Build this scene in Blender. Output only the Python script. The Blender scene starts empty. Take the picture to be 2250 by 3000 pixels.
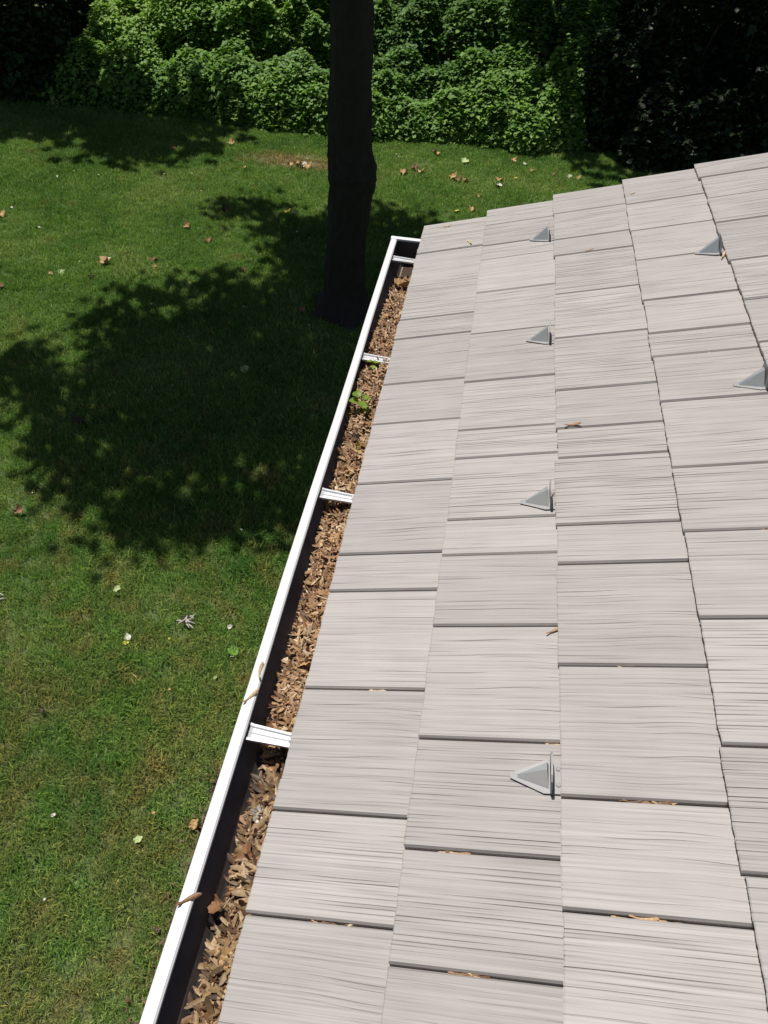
import bpy, math, random
import numpy as np
from mathutils import Matrix, Vector

random.seed(7)
rng = np.random.default_rng(11)
SC = bpy.context.scene
COL = SC.collection

# ------------------------------------------------------------------ units
U = 0.245                       # exposure of one shingle course (m)
TH = math.atan(4 / 12.0)        # roof pitch 4:12
CT, ST = math.cos(TH), math.sin(TH)
GZ = -3.311                     # lawn level, eave top edge is z = 0
SUN = Vector((-0.275, 0.245, 1.0)).normalized()   # towards the sun
SX, SY = -0.275, 0.245          # sun's sideways run per metre of height

# ------------------------------------------------------------------ camera
cam_d = bpy.data.cameras.new("camera")
cam = bpy.data.objects.new("camera", cam_d)
COL.objects.link(cam)
right = Vector((0.98721276, 0.1525468, 0.04626485))
down = Vector((0.14220923, -0.71166018, -0.68797988))
fwd = Vector((-0.07202428, 0.68576181, -0.72425358))
cam_loc = Vector((0.21037, 0.0, 1.28899))
cam.matrix_world = Matrix(((right.x, -down.x, -fwd.x, cam_loc.x), (right.y, -down.y, -fwd.y, cam_loc.y),
                           (right.z, -down.z, -fwd.z, cam_loc.z), (0, 0, 0, 1)))
cam_d.sensor_fit = 'HORIZONTAL'
cam_d.sensor_width = 36.0
cam_d.lens = 34.436
cam_d.clip_start = 0.05
cam_d.clip_end = 2000
SC.camera = cam

# ------------------------------------------------------------------ world, sun, exposure
world = bpy.data.worlds.new("World")
SC.world = world
world.use_nodes = True
wn = world.node_tree
sky = wn.nodes.new("ShaderNodeTexSky")
sky.sky_type = 'NISHITA'
sky.sun_disc = False
sky.sun_elevation = math.asin(SUN.z)
sky.sun_rotation = math.atan2(SUN.x, SUN.y)
bg = wn.nodes["Background"]
wn.links.new(sky.outputs[0], bg.inputs[0])
bg.inputs[1].default_value = 0.05
sun_d = bpy.data.lights.new("sun", 'SUN')
sun_d.energy = 4.6
sun_d.angle = math.radians(0.53)
sun_d.color = (1.0, 0.96, 0.90)
sun_o = bpy.data.objects.new("sun", sun_d)
sun_o.rotation_euler = SUN.to_track_quat('Z', 'Y').to_euler()
sun_o.location = (-6, 5, 22)
COL.objects.link(sun_o)
SC.view_settings.view_transform = 'Standard'
SC.view_settings.look = 'None'
SC.view_settings.exposure = 0.0
SC.view_settings.gamma = 1.0
SC.render.engine = 'CYCLES'
SC.cycles.max_bounces = 4
SC.cycles.diffuse_bounces = 3
SC.cycles.transparent_max_bounces = 4

# ------------------------------------------------------------------ helpers
def obj(name, verts, faces, mat=None, parent=None, smooth=False, mats=None, fm=None):
    me = bpy.data.meshes.new(name)
    me.from_pydata([tuple(map(float, v)) for v in verts], [], [tuple(map(int, f)) for f in faces])
    me.update()
    o = bpy.data.objects.new(name, me)
    COL.objects.link(o)
    for m in (mats or ([mat] if mat else [])):
        me.materials.append(m)
    if fm is not None:
        me.polygons.foreach_set("material_index", list(map(int, fm)))
    if smooth:
        me.polygons.foreach_set("use_smooth", [True] * len(me.polygons))
    if parent is not None:
        o.parent = parent
    return o


def mesh_np(name, V, F, mat, tint=None, tintname="tint", smooth=False):
    """V (n,3), F (m,k) arrays -> mesh datablock, optional float per face"""
    V = np.asarray(V, dtype=np.float32)
    F = np.asarray(F, dtype=np.int32)
    me = bpy.data.meshes.new(name)
    me.vertices.add(len(V))
    me.vertices.foreach_set("co", V.ravel())
    k = F.shape[1]
    me.loops.add(F.size)
    me.loops.foreach_set("vertex_index", F.ravel())
    me.polygons.add(len(F))
    me.polygons.foreach_set("loop_start", np.arange(0, F.size, k, dtype=np.int32))
    me.polygons.foreach_set("loop_total", np.full(len(F), k, dtype=np.int32))
    if tint is not None:
        a = me.attributes.new(tintname, 'FLOAT', 'FACE')
        a.data.foreach_set("value", np.asarray(tint, dtype=np.float32))
    if smooth:
        me.polygons.foreach_set("use_smooth", np.ones(len(F), dtype=bool))
    me.update(calc_edges=True)
    me.validate()
    if mat:
        me.materials.append(mat)
    return me


def link(name, me, parent=None):
    o = bpy.data.objects.new(name, me)
    COL.objects.link(o)
    if parent is not None:
        o.parent = parent
    return o


def empty(name, loc=(0, 0, 0), rz=0.0):
    o = bpy.data.objects.new(name, None)
    o.empty_display_size = 0.1
    o.location = loc
    o.rotation_euler = (0, 0, rz)
    COL.objects.link(o)
    return o


def tag(o, label=None, cat=None, group=None, kind=None):
    if label: o["label"] = label
    if cat: o["category"] = cat
    if group: o["group"] = group
    if kind: o["kind"] = kind
    return o


def box(x0, x1, y0, y1, z0, z1):
    v = [(x0, y0, z0), (x1, y0, z0), (x1, y1, z0), (x0, y1, z0), (x0, y0, z1), (x1, y0, z1), (x1, y1, z1), (x0, y1, z1)]
    f = [(0, 3, 2, 1), (4, 5, 6, 7), (0, 1, 5, 4), (1, 2, 6, 5), (2, 3, 7, 6), (3, 0, 4, 7)]
    return v, f


def tube(path, radii, n=8, jag=0.0):
    path = [Vector(p) for p in path]
    V, F = [], []
    for i, p in enumerate(path):
        a = path[min(i + 1, len(path) - 1)] - path[max(i - 1, 0)]
        a.normalize()
        u = a.orthogonal().normalized() if abs(a.z) > 0.99 else a.cross(Vector((0, 0, 1))).normalized()
        w = a.cross(u).normalized()
        for j in range(n):
            t = 2 * math.pi * j / n
            r = radii[i] * (1 + jag * math.sin(5 * t + i * 1.3) * 0.5)
            V.append(p + u * (r * math.cos(t)) + w * (r * math.sin(t)))
    for i in range(len(path) - 1):
        for j in range(n):
            F.append((i * n + j, i * n + (j + 1) % n, (i + 1) * n + (j + 1) % n, (i + 1) * n + j))
    F.append(tuple(range(n - 1, -1, -1)))
    F.append(tuple((len(path) - 1) * n + j for j in range(n)))
    return V, F


def roofp(s, y, n=0.0):
    """roof coordinates (metres up the slope, along the eave, off the plane) -> world"""
    return Vector((s * CT - n * ST, y, s * ST + n * CT))


ROOF_M = Matrix(((CT, 0, -ST), (0, 1, 0), (ST, 0, CT)))


class wobble:
    """smooth pseudo noise in numpy"""
    def __init__(self, seed, freq, k=10):
        r = np.random.default_rng(seed)
        d = r.normal(size=(k, 3)); d /= np.linalg.norm(d, axis=1, keepdims=True)
        self.k = d * (freq * r.uniform(0.5, 1.7, size=(k, 1)))
        self.p = r.uniform(0, 6.28, k)
    def __call__(self, P):
        return np.sin(np.asarray(P) @ self.k.T + self.p).mean(axis=1) * 1.9


# ------------------------------------------------------------------ materials
def new_mat(name):
    m = bpy.data.materials.new(name)
    m.use_nodes = True
    return m, m.node_tree, m.node_tree.nodes["Principled BSDF"]


def N(nt, typ, **kw):
    n = nt.nodes.new(typ)
    for k, v in kw.items():
        if k.startswith("i_"):
            n.inputs[k[2:]].default_value = v
        else:
            setattr(n, k, v)
    return n


def ramp(nt, stops, fac):
    r = N(nt, "ShaderNodeValToRGB")
    e = r.color_ramp.elements
    while len(e) < len(stops):
        e.new(0.5)
    for i, (p, c) in enumerate(stops):
        e[i].position = p
        e[i].color = (*c, 1)
    nt.links.new(fac, r.inputs[0])
    return r.outputs[0]


def mixc(nt, fac, a, b, mode='MIX'):
    m = N(nt, "ShaderNodeMix", data_type='RGBA', blend_type=mode)
    for sock, v in ((m.inputs[0], fac), (m.inputs[6], a), (m.inputs[7], b)):
        if isinstance(v, bpy.types.NodeSocket):
            nt.links.new(v, sock)
        elif isinstance(v, (int, float)):
            sock.default_value = v
        else:
            sock.default_value = (*v, 1)
    return m.outputs[2]


def plain(name, col, rough=0.6, metal=0.0, vary=0.12, scale=40.0, bump=0.0):
    m, nt, b = new_mat(name)
    tc = N(nt, "ShaderNodeTexCoord")
    no = N(nt, "ShaderNodeTexNoise", i_Scale=scale, i_Detail=4.0)
    nt.links.new(tc.outputs["Object"], no.inputs["Vector"])
    c = mixc(nt, no.outputs[0], [x * (1 - vary) for x in col], [min(1, x * (1 + vary)) for x in col])
    nt.links.new(c, b.inputs["Base Color"])
    b.inputs["Roughness"].default_value = rough
    b.inputs["Metallic"].default_value = metal
    if bump:
        bp = N(nt, "ShaderNodeBump", i_Strength=bump, i_Distance=0.002)
        nt.links.new(no.outputs[0], bp.inputs["Height"])
        nt.links.new(bp.outputs[0], b.inputs["Normal"])
    return m


def shingle_mat():
    m, nt, b = new_mat("composite_shake")
    tc = N(nt, "ShaderNodeTexCoord")
    oi = N(nt, "ShaderNodeObjectInfo")
    off = N(nt, "ShaderNodeVectorMath", operation='MULTIPLY_ADD')
    nt.links.new(oi.outputs["Random"], off.inputs[0])
    off.inputs[1].default_value = (31.0, 17.0, 9.0)
    nt.links.new(tc.outputs["Object"], off.inputs[2])
    mp = N(nt, "ShaderNodeMapping")
    mp.inputs["Scale"].default_value = (3.0, 330.0, 40.0)
    nt.links.new(off.outputs[0], mp.inputs["Vector"])
    grain = N(nt, "ShaderNodeTexNoise", i_Scale=1.0, i_Detail=3.0, i_Distortion=0.35)
    nt.links.new(mp.outputs[0], grain.inputs["Vector"])
    mp2 = N(nt, "ShaderNodeMapping")
    mp2.inputs["Scale"].default_value = (1.6, 150.0, 10.0)
    nt.links.new(off.outputs[0], mp2.inputs["Vector"])
    broad = N(nt, "ShaderNodeTexNoise", i_Scale=1.0, i_Detail=2.0, i_Distortion=0.3)
    nt.links.new(mp2.outputs[0], broad.inputs["Vector"])
    spots = N(nt, "ShaderNodeTexNoise", i_Scale=9.0, i_Detail=5.0)
    nt.links.new(off.outputs[0], spots.inputs["Vector"])
    c = ramp(nt, [(0.28, (0.312, 0.289, 0.273)), (0.43, (0.389, 0.363, 0.344)), (0.66, (0.448, 0.420, 0.400))], grain.outputs[0])
    c2 = ramp(nt, [(0.30, (0.93, 0.925, 0.92)), (0.7, (1.03, 1.03, 1.03))], broad.outputs[0])
    c = mixc(nt, 1.0, c, c2, 'MULTIPLY')
    c3 = ramp(nt, [(0.3, (0.93, 0.93, 0.93)), (0.7, (1.02, 1.02, 1.02))], spots.outputs[0])
    c = mixc(nt, 1.0, c, c3, 'MULTIPLY')
    hv = ramp(nt, [(0.0, (0.905, 0.900, 0.895)), (1.0, (1.05, 1.046, 1.042))], oi.outputs["Random"])
    c = mixc(nt, 1.0, c, hv, 'MULTIPLY')
    nt.links.new(c, b.inputs["Base Color"])
    b.inputs["Roughness"].default_value = 0.62
    b.inputs["Specular IOR Level"].default_value = 0.35
    ad = N(nt, "ShaderNodeMath", operation='MULTIPLY_ADD')
    nt.links.new(broad.outputs[0], ad.inputs[0]); ad.inputs[1].default_value = 0.8
    nt.links.new(grain.outputs[0], ad.inputs[2])
    bp = N(nt, "ShaderNodeBump", i_Strength=0.5, i_Distance=0.0012)
    nt.links.new(ad.outputs[0], bp.inputs["Height"])
    nt.links.new(bp.outputs[0], b.inputs["Normal"])
    return m


def leafy(name, stops, transl=0.35, rough=0.5, attr="tint", tcol=None, world_stops=None):
    """foliage: per-face tint -> colour, diffuse + translucent"""
    m, nt, b = new_mat(name)
    at = N(nt, "ShaderNodeAttribute", attribute_name=attr)
    c = ramp(nt, stops, at.outputs["Fac"])
    if world_stops:
        ge = N(nt, "ShaderNodeNewGeometry")
        no = N(nt, "ShaderNodeTexNoise", i_Scale=0.8, i_Detail=3.0)
        nt.links.new(ge.outputs["Position"], no.inputs["Vector"])
        c = mixc(nt, 1.0, c, ramp(nt, world_stops, no.outputs[0]), 'MULTIPLY')
    nt.links.new(c, b.inputs["Base Color"])
    b.inputs["Roughness"].default_value = rough
    b.inputs["Specular IOR Level"].default_value = 0.35
    tr = N(nt, "ShaderNodeBsdfTranslucent")
    nt.links.new(mixc(nt, 1.0, c, tcol or (1.1, 1.25, 0.45), 'MULTIPLY'), tr.inputs[0])
    mx = N(nt, "ShaderNodeMixShader")
    mx.inputs[0].default_value = transl
    nt.links.new(b.outputs[0], mx.inputs[1]); nt.links.new(tr.outputs[0], mx.inputs[2])
    nt.links.new(mx.outputs[0], nt.nodes["Material Output"].inputs[0])
    return m


def lawn_colour(nt):
    """shared colour of turf by world position"""
    ge = N(nt, "ShaderNodeNewGeometry")
    n1 = N(nt, "ShaderNodeTexNoise", i_Scale=1.1, i_Detail=4.0, i_Roughness=0.6)
    nt.links.new(ge.outputs["Position"], n1.inputs["Vector"])
    n2 = N(nt, "ShaderNodeTexNoise", i_Scale=3.4, i_Detail=5.0, i_Roughness=0.65)
    nt.links.new(ge.outputs["Position"], n2.inputs["Vector"])
    c = ramp(nt, [(0.30, (0.100, 0.208, 0.046)), (0.50, (0.165, 0.290, 0.070)), (0.70, (0.252, 0.348, 0.118))], n1.outputs[0])
    # dry patches: more of them near the house
    sx = N(nt, "ShaderNodeSeparateXYZ")
    nt.links.new(ge.outputs["Position"], sx.inputs[0])
    near = N(nt, "ShaderNodeMapRange")
    near.inputs[1].default_value = 7.0; near.inputs[2].default_value = 2.0
    near.inputs[3].default_value = 0.0; near.inputs[4].default_value = 0.15
    nt.links.new(sx.outputs[1], near.inputs[0])
    ad = N(nt, "ShaderNodeMath", operation='ADD')
    nt.links.new(n2.outputs[0], ad.inputs[0]); nt.links.new(near.outputs[0], ad.inputs[1])
    dry = N(nt, "ShaderNodeMapRange")
    dry.inputs[1].default_value = 0.56; dry.inputs[2].default_value = 0.82
    nt.links.new(ad.outputs[0], dry.inputs[0])
    c = mixc(nt, dry.outputs[0], c, (0.275, 0.262, 0.100))
    # worn bare patch at the hedge foot
    mp = N(nt, "ShaderNodeMapping")
    mp.inputs["Location"].default_value = (2.75 / 1.15, -11.5 / .42, 0)
    mp.inputs["Scale"].default_value = (1 / 1.15, 1 / .42, 0)
    nt.links.new(ge.outputs["Position"], mp.inputs["Vector"])
    ln = N(nt, "ShaderNodeVectorMath", operation='LENGTH')
    nt.links.new(mp.outputs[0], ln.inputs[0])
    ad2 = N(nt, "ShaderNodeMath", operation='MULTIPLY_ADD')
    nt.links.new(n2.outputs[0], ad2.inputs[0]); ad2.inputs[1].default_value = 1.6
    nt.links.new(ln.outputs["Value"], ad2.inputs[2])
    bare = N(nt, "ShaderNodeMapRange")
    bare.inputs[1].default_value = 1.75; bare.inputs[2].default_value = 1.05
    nt.links.new(ad2.outputs[0], bare.inputs[0])
    c = mixc(nt, bare.outputs[0], c, (0.36, 0.285, 0.15))
    return c, ge


def grass_mat():
    m, nt, b = new_mat("grass_blade")
    c, ge = lawn_colour(nt)
    at = N(nt, "ShaderNodeAttribute", attribute_name="tint")
    oi = N(nt, "ShaderNodeObjectInfo")
    v = ramp(nt, [(0.0, (0.55, 0.62, 0.55)), (0.55, (1.1, 1.12, 1.0)), (0.86, (1.5, 1.45, 1.2)), (0.93, (2.6, 2.0, 1.7)), (1.0, (3.1, 2.3, 2.0))], at.outputs["Fac"])
    c = mixc(nt, 1.0, c, v, 'MULTIPLY')
    nt.links.new(c, b.inputs["Base Color"])
    b.inputs["Roughness"].default_value = 0.45
    b.inputs["Specular IOR Level"].default_value = 0.3
    tr = N(nt, "ShaderNodeBsdfTranslucent")
    nt.links.new(mixc(nt, 1.0, c, (1.1, 1.2, 0.5), 'MULTIPLY'), tr.inputs[0])
    mx = N(nt, "ShaderNodeMixShader")
    mx.inputs[0].default_value = 0.3
    nt.links.new(b.outputs[0], mx.inputs[1]); nt.links.new(tr.outputs[0], mx.inputs[2])
    nt.links.new(mx.outputs[0], nt.nodes["Material Output"].inputs[0])
    return m


def lawn_mat():
    m, nt, b = new_mat("turf_soil")
    c, ge = lawn_colour(nt)
    n3 = N(nt, "ShaderNodeTexNoise", i_Scale=70.0, i_Detail=4.0)
    nt.links.new(ge.outputs["Position"], n3.inputs["Vector"])
    c = mixc(nt, 0.45, c, (0.07, 0.06, 0.03))
    c = mixc(nt, 1.0, c, ramp(nt, [(0.3, (0.35, 0.35, 0.35)), (0.7, (1.1, 1.1, 1.1))], n3.outputs[0]), 'MULTIPLY')
    nt.links.new(c, b.inputs["Base Color"])
    b.inputs["Roughness"].default_value = 0.95
    bp = N(nt, "ShaderNodeBump", i_Strength=0.8, i_Distance=0.02)
    nt.links.new(n3.outputs[0], bp.inputs["Height"])
    nt.links.new(bp.outputs[0], b.inputs["Normal"])
    return m


def seed_mat(name, by_object, wet=False):
    m, nt, b = new_mat(name)
    stops = [(0.0, (0.09, 0.045, 0.024)), (0.25, (0.23, 0.125, 0.06)), (0.55, (0.40, 0.245, 0.13)), (0.85, (0.55, 0.38, 0.21)), (1.0, (0.66, 0.54, 0.37))]
    if wet:
        stops = [(0.0, (0.06, 0.036, 0.02)), (0.3, (0.15, 0.095, 0.045)), (0.6, (0.26, 0.175, 0.085)), (0.85, (0.33, 0.225, 0.11)), (1.0, (0.50, 0.38, 0.24))]
    if by_object:
        oi = N(nt, "ShaderNodeObjectInfo")
        fac = oi.outputs["Random"]
    else:
        fac = N(nt, "ShaderNodeAttribute", attribute_name="tint").outputs["Fac"]
    c = ramp(nt, stops, fac)
    tc = N(nt, "ShaderNodeTexCoord")
    no = N(nt, "ShaderNodeTexNoise", i_Scale=220.0, i_Detail=3.0)
    nt.links.new(tc.outputs["Object"], no.inputs["Vector"])
    c = mixc(nt, 1.0, c, ramp(nt, [(0.3, (0.7, 0.66, 0.62)), (0.7, (1.15, 1.12, 1.1))], no.outputs[0]), 'MULTIPLY')
    nt.links.new(c, b.inputs["Base Color"])
    b.inputs["Roughness"].default_value = 0.55
    return m


M = {}
M['shingle'] = shingle_mat()
M['white'] = plain("white_painted_aluminium", (0.80, 0.80, 0.80), 0.35, 0.0, 0.03, 25)
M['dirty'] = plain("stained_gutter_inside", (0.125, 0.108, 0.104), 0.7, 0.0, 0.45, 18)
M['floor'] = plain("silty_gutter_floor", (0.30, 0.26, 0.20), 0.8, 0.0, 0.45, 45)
M['hanger'] = plain("dull_aluminium_strap", (0.66, 0.66, 0.67), 0.5, 0.2, 0.2, 60, 0.3)
M['guard'] = plain("grey_coated_metal", (0.76, 0.77, 0.78), 0.40, 0.7, 0.05, 30)
M['guard_flange'] = plain("grey_metal_flange", (0.31, 0.30, 0.30), 0.6, 0.1, 0.05, 30)
M['deck'] = plain("roof_underlay", (0.06, 0.055, 0.05), 0.9)
M['trim'] = plain("white_trim_board", (0.75, 0.75, 0.74), 0.5)
M['siding'] = plain("pale_siding", (0.55, 0.54, 0.50), 0.6)
M['grass'] = grass_mat()
M['lawn'] = lawn_mat()
M['bark'] = plain("dark_furrowed_bark", (0.030, 0.025, 0.021), 0.95, 0.0, 0.5, 14, 1.0)
M['stem'] = plain("woody_stem", (0.06, 0.045, 0.03), 0.9, 0.0, 0.3, 30)
M['vine'] = leafy("vine_leaf", [(0.0, (0.065, 0.150, 0.028)), (0.45, (0.165, 0.310, 0.055)), (0.85, (0.270, 0.430, 0.080)), (1.0, (0.30, 0.42, 0.07))], 0.33, 0.55)
M['shaded_vine'] = leafy("shade_painted_leaf", [(0.0, (0.016, 0.036, 0.010)), (0.6, (0.030, 0.062, 0.016)), (1.0, (0.09, 0.16, 0.035))], 0.2, 0.5)  # shade put into the leaf colour, for shrubs in the dark ends of the hedge
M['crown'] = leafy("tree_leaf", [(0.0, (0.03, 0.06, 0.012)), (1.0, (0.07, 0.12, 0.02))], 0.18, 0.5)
M['seedling'] = leafy("seedling_leaf", [(0.0, (0.15, 0.27, 0.03)), (1.0, (0.30, 0.40, 0.05))], 0.35, 0.4)
M['seed_o'] = seed_mat("dry_seed", True)
M['seed_a'] = seed_mat("dry_seed_litter", False)
M['seed_w'] = seed_mat("damp_seed", True, True)
M['humus'] = plain("dark_leaf_mould", (0.055, 0.034, 0.02), 0.95, 0.0, 0.6, 90, 1.0)
M['mulch'] = plain("dark_mulch", (0.045, 0.034, 0.026), 0.95, 0.0, 0.6, 60, 1.0)
M['twig_pale'] = plain("bleached_twig", (0.52, 0.49, 0.44), 0.8, 0.0, 0.2, 60)


def leaf_col(name, c, v=0.25):
    return plain(name, c, 0.6, 0.0, v, 55, 0.3)


LC = dict(tan=leaf_col("tan_dry_leaf", (0.50, 0.31, 0.14)), brown=leaf_col("brown_dry_leaf", (0.24, 0.12, 0.055)),
          red=leaf_col("russet_dry_leaf", (0.30, 0.07, 0.03)), dark=leaf_col("dark_dry_leaf", (0.06, 0.035, 0.025)),
          green=leaf_col("fresh_green_leaf", (0.12, 0.27, 0.03)), pale=leaf_col("pale_green_leaf", (0.42, 0.52, 0.22)),
          yellow=leaf_col("yellow_leaf", (0.55, 0.50, 0.06)), white=leaf_col("bleached_leaf", (0.62, 0.58, 0.50)))

# ================================================================== SETTING
lawn = obj("lawn", [(-200, -200, GZ), (200, -200, GZ), (200, 200, GZ), (-200, 200, GZ)], [(0, 1, 2, 3)], M['lawn'])
tag(lawn, "mown green lawn with dry patches beside the house", kind='structure')

# mulch bed along the house wall, with a ragged edge
mv, mf = [], []
nb = 60
for i in range(nb + 1):
    y = -3 + i * (5.6 / nb)
    xe = -0.90 + 0.05 * math.sin(y * 3.1) + random.uniform(-.03, .03)
    if y > 1.9: xe += 1.45 * (1 - math.sqrt(max(0, 1 - ((y - 1.9) / .70) ** 2)))
    mv += [(xe, y, GZ + 0.004), (xe + 0.08, y, GZ + 0.03), (0.6, y, GZ + 0.05)]
for i in range(nb):
    a = i * 3
    mf += [(a, a + 1, a + 4, a + 3), (a + 1, a + 2, a + 5, a + 4)]
tag(obj("mulch_bed", mv, mf, M['mulch']), "dark mulch bed along the house under the gutter", kind='structure')
# mulch chips
V, F, T = [], [], []
for i in range(3800):
    x = random.uniform(-1.02, 0.45); y = random.uniform(-0.6, 2.5)
    if y > 1.9 and x < -.88 + 1.45 * (1 - math.sqrt(max(0, 1 - ((y - 1.9) / .70) ** 2))): continue
    if x < -0.93 and random.random() < 0.6: continue
    a = random.uniform(0, 6.28); l = random.uniform(.006, .018); w = random.uniform(.002, .006)
    dx, dy = math.cos(a), math.sin(a); z = GZ + 0.035 + random.uniform(0, .015)
    b0 = len(V)
    t1, t2 = random.uniform(-.008, .008), random.uniform(.001, .006)
    for (u, v_, zz) in ((-l, -w, 0), (l, -w, t1), (l, w, t1 + t2), (-l, w, t2)):
        V.append((x + dx * u - dy * v_, y + dy * u + dx * v_, z + zz))
    F.append((b0, b0 + 1, b0 + 2, b0 + 3)); T.append(random.random() * .12)
tag(link("mulch_chips", mesh_np("mulch_chips", V, F, M['seed_a'], T)), "loose dark bark chips on the bed under the gutter", kind='stuff')

# ================================================================== HOUSE
house = empty("house", (0.4, 0, GZ))
tag(house, "house with grey composite shake roof and white gutter", "house")
H0 = Matrix.Translation((0.4, 0, GZ)).inverted()


def hp(o):
    """parent to house keeping world coordinates"""
    o.parent = house
    o.matrix_parent_inverse = H0
    return o


YN, YF = -2.6 * U, 11.30 * U      # near and far extent of the roof
TK = 0.054 * U                    # butt thickness
NC = 7                            # courses
# deck
dk = [roofp(0.02, YN, -3.3 * TK), roofp(NC * U + 1.5, YN, -3.3 * TK), roofp(NC * U + 1.5, YF - .01, -3.3 * TK), roofp(0.02, YF - .01, -3.3 * TK)]
dk += [v - Vector((0, 0, .02)) for v in dk]
roof = hp(obj("roof", dk, [(0, 1, 2, 3), (7, 6, 5, 4), (0, 4, 5, 1), (1, 5, 6, 2), (2, 6, 7, 3), (3, 7, 4, 0)], M['deck']))
roof["label"] = "sloping roof of pale grey-taupe composite shakes in overlapping courses"
ys_ = YF - .02
v, f = box(.04, .06, YN, ys_, -.16, -.032)
hp(obj("fascia_board", v, f, M['trim']))
v, f = box(.06, .50, YN, ys_, -.16, -.145)
hp(obj("soffit", v, f, M['trim']))
v, f = box(.50, 6.0, YN, ys_ - .25, GZ, -.147)
wall = hp(obj("wall", v, f, M['siding']))
# lap siding boards on the two walls that stand free
def lap(name, length):
    v = [(0, 0, 0), (0, length, 0), (-.016, 0, 0), (-.016, length, 0), (-.004, 0, .125), (-.004, length, .125), (0, 0, .125), (0, length, .125)]
    f = [(0, 2, 3, 1), (2, 4, 5, 3), (4, 6, 7, 5), (0, 6, 4, 2), (1, 3, 5, 7)]
    me = bpy.data.meshes.new(name); me.from_pydata(v, [], f); me.update(); me.materials.append(M['siding'])
    return me
lap_a = lap("siding_board", ys_ - .25 - YN - .004)
lap_b = lap("siding_board", 5.4)
for k in range(25):
    z = GZ + .06 + k * .122
    if z > -.29: break
    for me, loc, rz in ((lap_a, (.497, YN + .002, z), 0.0), (lap_b, (.55, ys_ - .247, z), -math.pi / 2)):
        o = bpy.data.objects.new("siding_board", me); COL.objects.link(o)
        o.parent = wall
        o.location = loc; o.rotation_euler = (0, 0, rz)
ra, rb_ = roofp(.06, 0, -3.3 * TK), roofp(NC * U + 1.5, 0, -3.3 * TK)
rv = []
for y in (ys_ - .02, ys_):
    rv += [(ra.x, y, ra.z - .022), (rb_.x, y, rb_.z - .022), (rb_.x, y, rb_.z - .15), (ra.x, y, ra.z - .12)]
hp(obj("rake_board", rv, [(0, 1, 2, 3), (7, 6, 5, 4), (0, 4, 5, 1), (1, 5, 6, 2), (2, 6, 7, 3), (3, 7, 4, 0)], M['trim']))

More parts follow.
